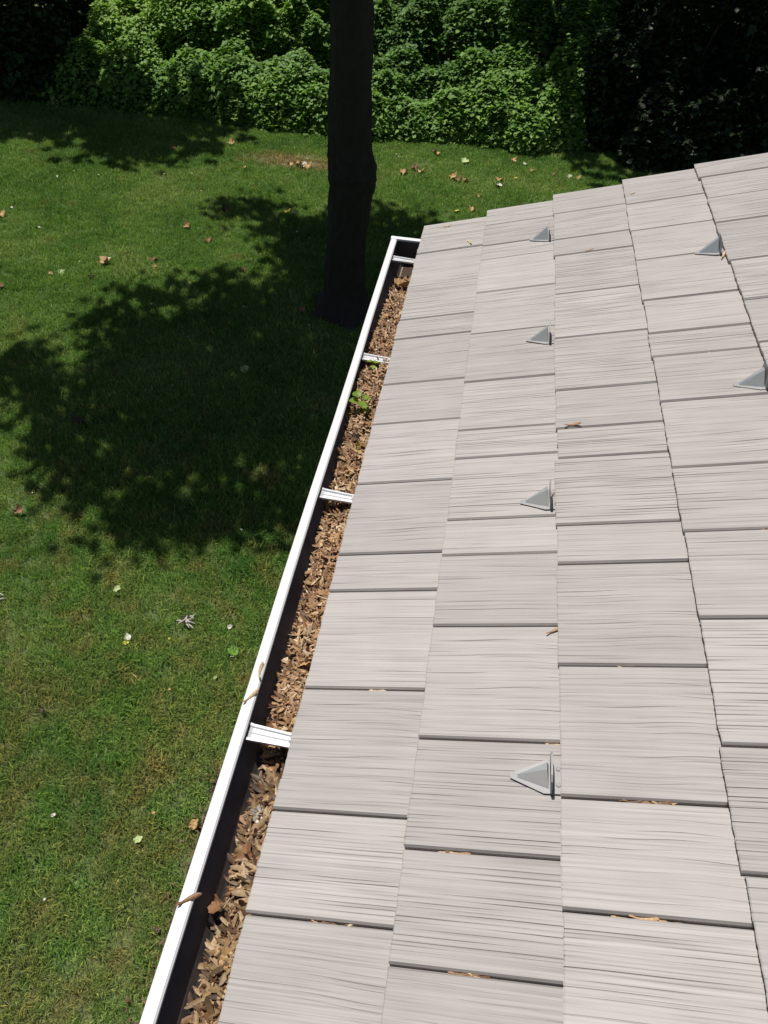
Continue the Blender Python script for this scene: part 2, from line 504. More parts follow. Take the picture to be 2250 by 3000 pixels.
# ---- shingles: meshes by width and style
def shingle_mesh(w, style, seed):
    """one shake: moulded grooves run up the slope, bevelled sides, thick butt"""
    r = random.Random(seed)
    w = w - 0.0040
    bev = 0.0028
    run_ = dict(S=(0.0028, 0.0075), W=(0.0036, 0.0100), M=(0.0045, 0.0130))[style]
    dep = dict(S=(0.0006, 0.0019), W=(0.0004, 0.0016), M=(0.0003, 0.0012))[style]
    cols = [(bev, 0.0, 0.0, 0)]            # y, level, groove depth, groove id
    y = bev + 0.004
    base = 0.0
    gid = 0
    while y < w - bev - 0.010:
        run = r.uniform(*run_) * (1.8 if r.random() < .2 else 1.0)
        g = r.uniform(0.0011, 0.0021)
        d = r.uniform(*dep) * (1.5 if r.random() < .10 else 1.0)
        y2 = min(y + run, w - bev - 0.005)
        b2 = max(-0.0013, min(0.0010, base + r.uniform(-.0009, .0009)))
        gid += 1
        cols += [(y, base, 0.0, 0), (y2, (base + b2) / 2, 0.0, 0), (y2 + g * .4, b2, d, gid), (y2 + g * .7, b2, d * .8, gid)]
        y = y2 + g * 1.1
        base = b2
    cols.append((w - bev, base, 0.0, 0))
    ss = [0.0, 0.010] + [0.06 + 0.06 * k for k in range(16)] + [1.03, 2.04]
    amp = dict(S=0.0004, W=0.0024, M=0.0010)[style]
    k1, k2 = r.uniform(.35, .9), r.uniform(1.1, 1.9)
    p1, p2, p3 = r.uniform(0, 6.3), r.uniform(0, 6.3), r.uniform(3, 14)
    fades = {}
    for q in range(gid + 1):
        fk, fp, fl = r.uniform(.3, 1.1), r.uniform(0, 6.28), (0.75 if style == 'S' else 0.35)
        fades[q] = [max(0.0, min(1.0, fl + .65 * math.sin(6.28 * fk * s + fp))) for s in ss]
    tilt = r.uniform(-.0014, .0014)
    nc = len(cols) + 2
    jits, jv = [], 0.0
    for _ in range(nc):
        jv = jv * .85 + r.uniform(-.0005, .0005)
        jits.append(jv)
    V, F = [], []
    for i, s in enumerate(ss):
        last = i == len(ss) - 1
        zb = -TK * s
        low = zb - (0.0 if last else .0046)
        V.append((s * U + (jits[0] if i == 0 else 0), 0.0, low))
        for j, (y, lv, gd, q) in enumerate(cols):
            e = max(0.0, min(1.0, (y - bev) / 0.03, (w - bev - y) / 0.03))
            dy = amp * e * (math.sin(6.28 * k1 * s + p1 + p3 * y) + .45 * math.sin(6.28 * k2 * s + p2 + p3 * .7 * y))
            z = 0.0 if last else lv - gd * fades[q][i] + tilt * (y / w - .5)
            jx = 0.0
            if i == 0:
                jx = jits[j + 1] - z * .5
                z = z * 1.2 - .0010
            V.append((s * U + jx, y + dy, zb + z))
        V.append((s * U + (jits[-1] if i == 0 else 0), w, low))
    nr = len(ss)
    for i in range(nr - 1):
        for j in range(nc - 1):
            a = i * nc + j
            F.append((a, a + nc, a + nc + 1, a + 1))
    b0 = len(V)
    for j in range(nc):
        V.append((V[j][0] + 0.0006, V[j][1], -0.96 * TK))
    for j in range(nc - 1):
        F.append((b0 + j, j, j + 1, b0 + j + 1))
    t0 = len(V)
    V += [(2.04 * U, 0, -TK * 2.04 - .92 * TK), (2.04 * U, w, -TK * 2.04 - .92 * TK)]
    F.append(tuple([b0] + [t0] + [(nr - 1 - i) * nc for i in range(nr)]))
    F.append(tuple([i * nc + nc - 1 for i in range(nr)] + [t0 + 1] + [b0 + nc - 1]))
    me = bpy.data.meshes.new("shingle")
    me.from_pydata(V, [], F)
    me.update()
    me.materials.append(M['shingle'])
    return me


CACHE = {}


def get_shingle(w, style, k):
    key = (round(w / U, 2), style, k % 2)
    if key not in CACHE:
        CACHE[key] = shingle_mesh(w, style, int(key[0] * 1000) + ord(style) * 7 + (k % 2) * 3)
    return CACHE[key]


FAR = [11.28, 11.36, 11.44, 11.46, 11.48, 11.48, 11.48]
courses = [
    ([-2.2, -1.24, -.50, .37, 1.276, 1.955, 2.94, 3.926, 4.359, 5.32, 6.281, 7.03, 8.0, 8.46, 9.33, 10.32], "WMSWSWMMWWMWSSMS"),
    ([-2.4, -1.53, -.55, .10, 1.071, 1.743, 2.517, 3.501, 4.26, 4.697, 5.55, 5.99, 6.85, 7.84, 8.84, 9.728, 10.16, 10.82], "SWMWSSWMMSSSWWMSSS"),
    ([-2.0, -1.1, -.4, .46, 1.44, 2.113, 3.104, 4.087, 4.53, 5.40, 5.841, 6.482, 7.469, 8.456, 9.464, 9.93, 10.75], "SWMSWWWMSSMSSSMSM"),
    ([-2.3, -1.4, -.7, .25, .93, 1.701, 2.485, 3.481, 4.351, 5.118, 6.076, 6.851, 7.295, 7.985, 8.952, 9.765, 10.6], "SWMSWSSMSWMSMWMWW"),
    ([-2.1, -1.3, -.5, .4, 1.15, 2.1, 2.9, 3.33, 4.3, 5.2, 6.1, 6.85, 7.691, 8.57, 9.565, 10.3, 10.988], "WSWSSWMSSWSMSSSSS"),
    ([-2.4, -1.6, -.7, .1, 1.1, 1.5, 2.4, 3.3, 4.0, 5.0, 5.7, 6.6, 7.1, 8.0, 8.9, 9.7, 10.7], "WSWSSWMSSWSMSWSMS"),
    ([-2.2, -1.2, -.3, .5, 1.4, 2.1, 3.0, 3.9, 4.3, 5.3, 6.2, 7.0, 7.6, 8.5, 9.4, 10.1, 10.6], "SMWSSWWSMSSMSSWMS"),
]
RM4 = ROOF_M.to_4x4()
for ci, (ys, st) in enumerate(courses):
    ends = ys[1:] + [FAR[ci]]
    for i, (y0, y1) in enumerate(zip(ys, ends)):
        me = get_shingle((y1 - y0) * U, st[i % len(st)], i + ci)
        o = bpy.data.objects.new("shingle", me)
        COL.objects.link(o)
        o.parent = roof
        o.matrix_parent_inverse = H0.copy() @ Matrix.Identity(4)
        jx = random.uniform(-.0015, .0015) + (random.uniform(-.003, .003) if ci > 1 else 0)
        o.matrix_parent_inverse = Matrix.Identity(4)
        o.matrix_local = Matrix.Translation(roofp(ci * U + jx, y0 * U + .002, random.uniform(-.0006, .0006))) @ RM4
# starter strip under the first course
sv = []
for (s, n) in ((0.004, -1.02 * TK), (U * 1.0, -2.02 * TK), (U * 1.0, -2.6 * TK), (0.004, -1.9 * TK)):
    sv += [roofp(s, YN, n), roofp(s, YF - .006, n)]
st_o = obj("starter_strip", sv, [(0, 2, 3, 1), (2, 4, 5, 3), (4, 6, 7, 5), (6, 0, 1, 7), (0, 6, 4, 2), (1, 3, 5, 7)], M['shingle'], roof)

# ---- snow guards
def snow_guard(s, y, tweak):
    root = empty("snow_guard")
    root.parent = house
    root.matrix_parent_inverse = H0
    # base lies on the shingle surface, which drops below the roof plane up-slope of the butt
    frac = s / U - math.floor(s / U)
    n0 = -TK * frac + 0.0012
    root.matrix_basis = Matrix.Translation(roofp(s, y, n0)) @ RM4 @ Matrix.Rotation(tweak, 4, 'Z') @ Matrix.Rotation(math.radians(3.2), 4, 'Y')
    hw, L, h = .115 * U, .262 * U, .175 * U
    t = 0.0016
    # flange: triangle pointing down-slope (local -x), strap running up under the next course
    out = [(-L, -.018 * U), (-.01, -hw), (.115 * U, -hw), (.115 * U, hw), (-.01, hw), (-L, .018 * U)]
    n = len(out)
    v = [(a, b, 0) for a, b in out] + [(a, b, t) for a, b in out]
    f = [tuple(range(n - 1, -1, -1)), tuple(range(n, 2 * n))] + [(i, (i + 1) % n, n + (i + 1) % n, n + i) for i in range(n)]
    fl = obj("base_plate", v, f, M['guard_flange'], root)
    for yy in (-.055 * U, .055 * U):
        rv_, rf_ = tube([(.055 * U, yy, t), (.055 * U, yy, t + .0015), (.055 * U, yy, t + .0022)], [.0042, .0038, .002], 10)
        obj("rivet", rv_, rf_, M['guard_flange'], fl, smooth=False)
    # brace: hollow tent from upright down to the tip
    bw = .085 * U
    v = [(-L + .012, -.004, t), (-L + .012, .004, t), (-.002, -bw, t), (-.002, bw, t), (-.002, -.006, h * .93), (-.002, .006, h * .93), (-L + .012, 0, t + .004)]
    f = [(0, 2, 4, 6), (6, 5, 3, 1), (6, 4, 5), (2, 3, 5, 4), (0, 6, 1)]
    obj("brace", v, f, M['guard'], root)
    # upright plate with rounded top corners and a folded edge
    out = [(-hw, 0), (hw, 0), (hw * 1.04, h * .55), (hw * .92, h * .86), (hw * .6, h * 1.0), (0, h * 1.04), (-hw * .6, h * 1.0), (-hw * .92, h * .86), (-hw * 1.04, h * .55)]
    n = len(out)
    tt = .0030
    lean = .10
    v = [(0 + z * lean, y_, z + t) for y_, z in out] + [(tt + z * lean, y_, z + t) for y_, z in out]
    f = [tuple(range(n)), tuple(range(2 * n - 1, n - 1, -1))] + [(i, n + i, n + (i + 1) % n, (i + 1) % n) for i in range(n)]
    obj("upright_plate", v, f, M['guard_flange'], root)
    return root


GL = [(1.931, 10.13, "farthest snow guard of the lower row, near the far roof edge"),
      (1.933, 7.56, "third snow guard from the bottom in the lower row"),
      (1.933, 4.88, "second snow guard from the bottom with a seed caught behind it"),
      (1.931, 2.26, "nearest and largest grey metal snow guard"),
      (3.935, 8.94, "farther snow guard of the upper row"),
      (3.935, 6.24, "snow guard of the upper row cut by the frame edge")]
for i, (s, y, lb) in enumerate(GL):
    g = snow_guard(s * U, y * U, random.uniform(-.03, .03))
    g["label"] = lb

# ---- gutter
GY0, GY1 = YN, 10.90 * U
prof = [(.036, -.030), (.036, -.112), (-.060, -.112), (-.0645, -.104), (-.072, -.086), (-.080, -.072), (-.094, -.054), (-.1080, -.046), (-.1105, -.036),
        (-.1118, -.0190), (-.1085, -.0158), (-.0935, -.0168), (-.0908, -.0195), (-.0908, -.0270)]
kinds = [1, 2, 1, 1, 1, 1, 1, 1, 1, 0, 0, 0, 0]


def strip(prof, kinds, y0, y1, th, ny=12):
    n = len(prof)
    nrm = []
    for i in range(n):
        a = Vector(prof[max(i - 1, 0)]); b = Vector(prof[min(i + 1, n - 1)])
        d = (b - a).normalized()
        nrm.append((d.y, -d.x))
    V, F, K = [], [], []
    for q in range(ny + 1):
        y = y0 + (y1 - y0) * q / ny
        wob = .0012 * math.sin(q * 1.7) + .0008 * math.sin(q * .7 + 1)
        for i, (x, z) in enumerate(prof):
            w = wob * (1 if i > 5 else .2)
            V.append((x + w, y, z + w * .5))
        for i, (x, z) in enumerate(prof):
            w = wob * (1 if i > 5 else .2)
            V.append((x + w - nrm[i][0] * th, y, z + w * .5 - nrm[i][1] * th))
    m = 2 * n
    for q in range(ny):
        for i in range(n - 1):
            a = q * m + i
            F.append((a, a + 1, a + m + 1, a + m)); K.append(kinds[i])
            b = a + n
            F.append((b, b + m, b + m + 1, b + 1)); K.append(0)
    return V, F, K


# the profile's "left" side is the outside of the trough; push the second skin outwards
V, F, K = strip(prof, kinds, GY0, GY1, .0009)
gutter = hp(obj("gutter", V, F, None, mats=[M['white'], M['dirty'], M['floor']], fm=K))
gutter["label"] = "white metal gutter along the roof edge clogged with dry seeds"
# end cap: plate following the trough section, with a folded white rim
cap = [(.036, -.030), (.036, -.112), (-.060, -.112), (-.072, -.086), (-.080, -.072), (-.094, -.054), (-.1105, -.042), (-.1118, -.0190)]
V = [(x, GY1 - .001, z) for x, z in cap] + [(x, GY1 + .0015, z) for x, z in cap]
n = len(cap)
F = [tuple(range(n)), tuple(range(2 * n - 1, n - 1, -1))] + [(i, n + i, n + (i + 1) % n, (i + 1) % n) for i in range(n)]
ec = obj("end_cap", V, F, None, mats=[M['dirty'], M['white']], fm=[0] + [1] * (n + 1))
ec.parent = gutter
v, f = box(-.1125, .036, GY1 - .016, GY1 + .004, -.020, -.0135)
obj("end_cap_rim", v, f, M['white'], gutter)

# hangers: ribbed aluminium straps
def hanger(y, w=.036, tw=0.0, zoff=0.0):
    xs = [-.0875, -.080, -.05, -.02, .036]
    sec = [(-.5, 0), (-.5, .006), (-.36, .006), (-.30, .001), (-.06, .001), (0, .003), (.06, .001), (.30, .001), (.36, .006), (.5, .006), (.5, 0)]
    V, F = [], []
    for i, x in enumerate(xs):
        ww = w * (1.0 - .06 * i)
        for (a, z) in sec:
            V.append((x, y + a * ww + tw * (x + .03), -.036 + z * (.5 if i == 0 else 1) + (.004 if i == 0 else 0) + zoff))
    m = len(sec)
    for i in range(len(xs) - 1):
        for j in range(m - 1):
            a = i * m + j
            F.append((a, a + m, a + m + 1, a + 1))
        F.append((i * m + m - 1, (i + 1) * m + m - 1, (i + 1) * m, i * m))
    F.append(tuple(range(m - 1, -1, -1)))
    F.append(tuple((len(xs) - 1) * m + j for j in range(m)))
    o = obj("hanger_strap", V, F, M['hanger'], gutter)
    sv_, sf_ = tube([(-.004, y, -.036), (-.004, y, -.028), (-.004, y, -.026)], [.005, .005, .003], 8)
    obj("screw_head", sv_, sf_, M['hanger'], gutter)
    return o


for y, tw in ((2.545 * U, -.05), (5.23 * U, -.06), (7.72 * U, -.06), (10.34 * U, -.06)):
    hanger(y, tw=tw)

# ================================================================== TREE
TX, TY = -1.17, 7.45
tree = empty("maple_tree", (TX, TY, GZ))
tag(tree, "large tree with dark backlit trunk and a burl rising from the lawn", "tree")
prof_t = [(-.15, -.02, .50), (0.0, -.035, .36), (.09, -.04, .285), (.19, -.04, .24), (.42, -.032, .222), (.64, -.024, .214), (.9, -.012, .207), (1.06, -.003, .206),
          (1.20, .008, .211), (1.34, .022, .222), (1.45, .030, .232), (1.53, .034, .240), (1.60, .033, .241), (1.67, .024, .234), (1.74, .015, .222),
          (1.82, .008, .208), (1.92, .004, .201), (2.3, .008, .197), (2.7, .016, .189), (3.05, .015, .176), (3.6, .02, .165), (4.4, .05, .150), (5.2, .02, .13)]
NS = 72
# resample in height
zs = np.concatenate([np.arange(-.15, 3.4, .035), np.arange(3.4, 5.25, .1)])
pz = [p[0] for p in prof_t]
px = np.interp(zs, pz, [p[1] for p in prof_t]); pr = np.interp(zs, pz, [p[2] for p in prof_t])
w1, w2, w3 = wobble(3, 7.0), wobble(4, 26.0), wobble(9, 60.0)
V, F = [], []
ang = np.linspace(0, 2 * np.pi, NS, endpoint=False)
for i, z in enumerate(zs):
    c, s_ = np.cos(ang), np.sin(ang)
    P = np.stack([c * .5, s_ * .5, np.full(NS, z * .28)], 1)
    ridge = w2(P) * .014 + w3(P * np.array([1, 1, 2.0])) * .009
    lump = w1(np.stack([c * .35, s_ * .35, np.full(NS, z * .8)], 1)) * .022
    flare = max(0, (.35 - z) / .35) ** 2 * .09 * np.maximum(0, np.sin(ang * 5 + 1.2)) * 1.7
    burl = math.exp(-((z - 1.57) / .16) ** 2) * .030 * w1(np.stack([c * 1.4, s_ * 1.4, np.full(NS, z * 6)], 1))
    r = pr[i] + ridge + lump + flare + burl
    V += [(px[i] + r[j] * c[j], r[j] * s_[j], z) for j in range(NS)]
for i in range(len(zs) - 1):
    for j in range(NS):
        a = i * NS
        F.append((a + j, a + (j + 1) % NS, a + NS + (j + 1) % NS, a + NS + j))
F.append(tuple((len(zs) - 1) * NS + j for j in range(NS)))
trunk = obj("trunk", V, F, M['bark'], tree, smooth=True)
trunk["label"] = "dark furrowed trunk with a swollen burl"


def leaf_cards(P, Nrm, size, quad=True, seed=0):
    """folded pointed leaves, 4 triangles each; P (n,3), Nrm (n,3), size (n,)"""
    r = np.random.default_rng(seed)
    n = len(P)
    Nrm = Nrm / (np.linalg.norm(Nrm, axis=1, keepdims=True) + 1e-9)
    t = r.normal(size=(n, 3))
    t -= (t * Nrm).sum(1, keepdims=True) * Nrm
    t /= np.linalg.norm(t, axis=1, keepdims=True) + 1e-9
    b = np.cross(Nrm, t)
    s = size[:, None]
    fold = r.uniform(-.02, .22, size=(n, 1))
    base = P - t * s * .5
    tip = P + t * s * .62 - Nrm * s * r.uniform(0, .2, size=(n, 1))
    wd = r.uniform(.36, .52, size=(n, 1))
    m1 = P - t * s * .10
    l = P - t * s * .16 + b * s * wd + Nrm * s * fold
    rr = P - t * s * .16 - b * s * wd + Nrm * s * fold
    V = np.stack([base, l, tip, rr, m1], 1).reshape(-1, 3)
    k = np.arange(n)[:, None] * 5
    F = np.concatenate([k + np.array([[0, 4, 1]]), k + np.array([[1, 4, 2]]), k + np.array([[0, 3, 4]]), k + np.array([[3, 2, 4]])], 0)
    return V, F, n


def limb(name, p0, p1, r0, r1, parent, seed):
    r = random.Random(seed)
    p0, p1 = Vector(p0), Vector(p1)
    path, rad = [], []
    L = (p1 - p0).length
    for i in range(6):
        t = i / 5
        q = p0.lerp(p1, t) + Vector((r.uniform(-1, 1), r.uniform(-1, 1), r.uniform(-.6, 1) + math.sin(t * 3.14) * .8)) * (L * .05 * math.sin(t * 3.14))
        path.append(q); rad.append(r0 + (r1 - r0) * t)
    V, F = tube(path, rad, 8, .15)
    return obj(name, V, F, M['bark'], parent, smooth=True)


def crown_from_shadow(parent, loc, pts, hrange, leaf, per, rad, seed, skew=1.0):
    """clusters of leaves placed so that the crown's shade falls on pts (ground points)"""
    r = np.random.default_rng(seed)
    pts = np.asarray(pts)
    h = r.uniform(hrange[0], hrange[1], len(pts))
    C = np.stack([pts[:, 0] + SX * h, pts[:, 1] + SY * h, GZ + h], 1) - np.asarray(loc)
    P = np.repeat(C, per, 0) + r.normal(size=(len(C) * per, 3)) * np.array([rad, rad, rad * .7])
    Nn = r.normal(size=P.shape) * .6 + np.array([0, 0, 1.0])
    V, F, n = leaf_cards(P, Nn, leaf * r.uniform(.7, 1.3, len(P)), seed=seed + 1)
    T = np.tile(r.random(n), 4)
    return link("crown", mesh_np("crown", V, F, M['crown'], T), parent), C


def inside(poly, p):
    x, y = p
    c = False
    j = len(poly) - 1
    for i in range(len(poly)):
        xi, yi = poly[i]; xj, yj = poly[j]
        if (yi > y) != (yj > y) and x < (xj - xi) * (y - yi) / (yj - yi) + xi:
            c = not c
        j = i
    return c


def sample_poly(poly, n, seed, margin=0.0, holes=()):
    r = np.random.default_rng(seed)
    a = np.array(poly)
    lo, hi = a.min(0), a.max(0)
    out = []
    while len(out) < n:
        p = lo + r.random(2) * (hi - lo)
        if inside(poly, p) and not any((p[0] - hx) ** 2 + (p[1] - hy) ** 2 < hr ** 2 for hx, hy, hr in holes):
            out.append(p)
    return out


shade = [(-3.55, 5.95), (-3.2, 6.5), (-2.85, 7.0), (-2.3, 7.4), (-2.15, 8.2), (-2.4, 8.8), (-2.7, 9.3), (-2.1, 9.5), (-1.2, 9.65), (-.6, 9.4), (0.3, 8.6), (1.6, 7.6), (2.0, 6.2), (1.2, 5.0),
         (0, 4.75), (-.7, 4.78), (-1.4, 4.65), (-2.0, 4.55), (-2.45, 4.55), (-2.75, 4.85), (-2.9, 5.2), (-3.35, 5.4)]
holes = [(-2.85, 5.75, .16), (-2.7, 6.6, .18), (-2.2, 7.0, .12), (-1.2, 4.75, .14), (-2.0, 8.0, .2), (-1.9, 4.2, .17), (-3.4, 5.55, .2), (-.9, 4.5, .12)]
pts = sample_poly(shade, 640, 21, holes=holes)
# twigs reaching out past the crown's edge
for (ex, ey) in ((-4.2, 5.75), (-3.95, 5.35), (-3.7, 6.65), (-3.3, 7.3), (-3.2, 9.6), (-2.7, 9.75), (-3.35, 4.75), (-3.0, 4.3), (-2.3, 3.95), (-1.7, 4.0), (-1.0, 4.25), (-3.5, 4.9), (-2.0, 3.85), (-.6, 9.75), (-1.2, 9.95), (-2.8, 7.6), (-4.35, 5.45), (-1.3, 4.2), (-2.6, 4.1), (-.7, 4.2)):
    for _ in range(4):
        pts.append((ex + rng.normal() * .13, ey + rng.normal() * .10))
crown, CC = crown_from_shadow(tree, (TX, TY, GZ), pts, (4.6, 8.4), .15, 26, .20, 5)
for i in range(11):
    q = CC[rng.integers(0, len(CC))]
    z0 = 3.6 + 1.4 * (i / 11)
    limb("limb", (px[-1], 0, z0), (q[0] * .85, q[1] * .85, q[2]), .075, .02, tree, i)

# ================================================================== WOODLAND SHADE TREES (above and behind the hedge)
def shade_tree(x, y, poly, n, hr, seed, label, holes=(), leaf=.26):
    t = empty("shade_tree", (x, y, GZ))
    tag(t, label, "tree", "trees over the hedge")
    path = [(0, 0, -.1), (.02, .03, .8), (.05, .0, 2.2), (.0, .1, 4.0), (.1, .1, 6.0)]
    V, F = tube(path, [.26, .19, .17, .15, .10], 14, .12)
    obj("trunk", V, F, M['bark'], t, smooth=True)
    pp = sample_poly(poly, n, seed, holes=holes)
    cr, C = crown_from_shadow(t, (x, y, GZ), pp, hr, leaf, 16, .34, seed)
    r = np.random.default_rng(seed)
    for i in range(7):
        q = C[r.integers(0, len(C))]
        limb("limb", (.05, .1, 3.2 + i * .35), (q[0] * .9, q[1] * .9, q[2]), .07, .025, t, seed + i)
    return t


shade_tree(-9.6, 14.6, [(-12.5, 10.7), (-7.6, 10.95), (-6.4, 11.5), (-5.5, 11.15), (-4.7, 11.15), (-4.35, 11.8), (-4.3, 12.2), (-4.7, 12.45), (-5.3, 12.55), (-6.4, 12.6), (-7.1, 13.4), (-7.6, 16), (-12.5, 17)],
           660, (4.6, 9.0), 31, "shade tree whose trunk stands in the dark at the left end of the hedge",
           holes=[(-7.3, 11.25, .25), (-5.0, 12.45, .2), (-7.9, 13.2, .35), (-5.85, 11.5, .2)])
shade_tree(4.3, 16.2, [(1.7, 12.4), (2.4, 11.9), (4, 11.9), (9, 12.0), (12, 28), (1.6, 28), (1.3, 16.0), (.9, 15.0), (1.25, 14.3), (1.15, 13.9), (1.45, 13.2)],
           940, (5.0, 9.0), 41, "shade tree in the black shadow beyond the right end of the roof")
shade_tree(-3.0, 20.5, [(-8.0, 16.4), (-5.5, 16.0), (-3.3, 15.8), (-2.8, 14.9), (-2.5, 14.9), (-2.2, 15.9), (1.6, 16.0), (1.6, 26), (-8.0, 26)],
           700, (5.5, 10.0), 51, "shade tree behind the middle of the hedge")

# ================================================================== HEDGE of vine-covered shrubs
SHR = [  # x, y, rx, ry, rz, label, row
    # low front row, left to right
    (-4.02, 12.98, .52, .42, .50, "low vine mound at the left end of the sunlit front row", 0),
    (-3.38, 13.00, .62, .46, .60, "low leafy mound, second from left in the front row", 0),
    (-2.66, 13.02, .66, .48, .66, "low leafy mound just left of the dark trunk", 0),
    (-1.92, 13.06, .60, .46, .60, "low leafy mound behind the dark trunk", 0),
    (-1.24, 13.22, .55, .44, .55, "low leafy mound just right of the dark trunk", 0),
    (-.60, 13.36, .60, .50, .72, "leafy mound in the front row, second right of the trunk", 0),
    (.10, 13.38, .62, .52, .80, "leafy mound in the front row, third right of the trunk", 0),
    (.74, 13.12, .42, .42, .58, "small vine mound jutting onto the lawn near the roof edge", 0),
    (1.25, 13.42, .50, .46, .85, "vine mound at the edge of the black shade", 0),
    # middle row, sloping back
    (-6.95, 13.60, .85, .80, .72, "knee-high vine bank at the left, half in shade", 1),
    (-6.00, 13.62, .85, .85, .86, "vine bank left of the shaded lawn corner", 1),
    (-5.05, 13.60, .82, .85, .84, "vine bank above the shaded lawn corner", 1),
    (-4.25, 13.75, .78, .85, .92, "vine bank rising behind the left end of the front row", 1),
    (-3.40, 13.85, .76, .85, .98, "vine bank rising left of the dark gap by the trunk", 1),
    (-2.20, 13.90, .76, .80, .95, "vine bank rising behind the trunk", 1),
    (-1.45, 14.00, .58, .75, .98, "narrow vine bank close to the right of the trunk", 1),
    (-.30, 14.05, .66, .78, 1.08, "vine bank rising in the middle right of the hedge", 1),
    (.50, 14.05, .70, .80, 1.15, "vine bank rising right of the middle", 1),
    (1.25, 14.05, .58, .72, 1.25, "vine bank fading into the dark right side", 1),
    # back row, higher
    (-6.6, 14.75, 1.0, 1.0, 1.25, "bright vine-covered shrub at upper left, leftmost in full sun", 1),
    (-5.4, 14.70, 1.0, 1.0, 1.40, "bright vine-covered shrub at upper left, second in full sun", 1),
    (-4.3, 14.85, .95, .95, 1.50, "vine-covered shrub, third of the back row in sun", 1),
    (-3.50, 15.0, .68, .90, 1.45, "vine-covered shrub at the top left of the dark gap by the trunk", 1),
    (-2.0, 15.0, .66, .90, 1.50, "vine-covered shrub high behind the trunk", 1),
    (-1.35, 15.1, .52, .80, 1.55, "narrow vine-covered shrub high to the right of the trunk", 1),
    (-.25, 15.15, .72, .90, 1.55, "broad vine-covered shrub at the top middle right of the hedge", 1),
    (.60, 15.15, .76, .90, 1.70, "vine-covered shrub at the top, right of the middle", 1),
    (1.40, 15.1, .60, .80, 1.85, "vine-covered shrub at the top boundary of the black shade", 1),
    (-5.8, 16.0, 1.2, .9, 1.9, "sunlit taller shrub at the very top left of the hedge", 1),
    (-4.2, 16.1, 1.1, .9, 2.0, "sunlit taller shrub at the top of the hedge, left of the gap", 1),
    # filling behind
    (-7.6, 16.6, 1.3, .9, 2.3, "tall dim shrub behind the left part of the hedge", 2),
    (-5.5, 16.8, 1.4, .9, 2.4, "tall dim shrub behind the sunlit left hedge", 2),
    (-3.2, 17.0, 1.4, .9, 2.2, "tall dim shrub in the dark gap left of the trunk", 2),
    (-1.0, 17.2, 1.4, .9, 2.2, "tall dim shrub in the dark gap right of the trunk", 2),
    (1.3, 17.2, 1.4, .9, 2.5, "tall dim shrub behind the right part of the hedge", 2),
    # deep shade, left and right
    (-8.0, 13.4, .9, .75, 1.7, "shaded shrub at the left frame edge", 3),
    (-9.3, 13.7, 1.0, .8, 2.0, "shaded shrub partly outside the left frame edge", 3),
    (-8.6, 15.0, 1.2, .9, 2.3, "shaded taller shrub behind the left frame edge", 3),
    (2.0, 13.85, .62, .7, 1.5, "dim shrub just inside the black shade", 2),
    (2.75, 13.15, .60, .62, .95, "low dark shrub where the lawn ends at the roof edge", 3),
    (3.6, 13.3, .75, .65, 1.1, "low dark shrub hidden partly by the roof edge", 3),
    (4.6, 13.6, .85, .7, 1.4, "low dark shrub above the upper roof courses", 3),
    (3.0, 14.4, .85, .8, 2.1, "dark shrub in the black shade above the roof edge", 3),
    (4.2, 14.7, .95, .8, 2.3, "dark shrub above the middle of the roof edge", 3),
    (5.5, 15.0, 1.05, .8, 2.4, "dark shrub at the far right in black shade", 3),
    (3.6, 17.0, 1.6, .9, 2.8, "tall dark shrub deep in the shade on the right", 3),
    (6.3, 18.0, 1.6, .9, 2.8, "tall dark shrub in the upper right corner", 3),
]
SP = np.array([[s[0], s[1], s[2], s[3], s[4]] for s in SHR])
nA, nB, nC_ = wobble(71, 3.6), wobble(72, 9.5), wobble(73, 1.1)


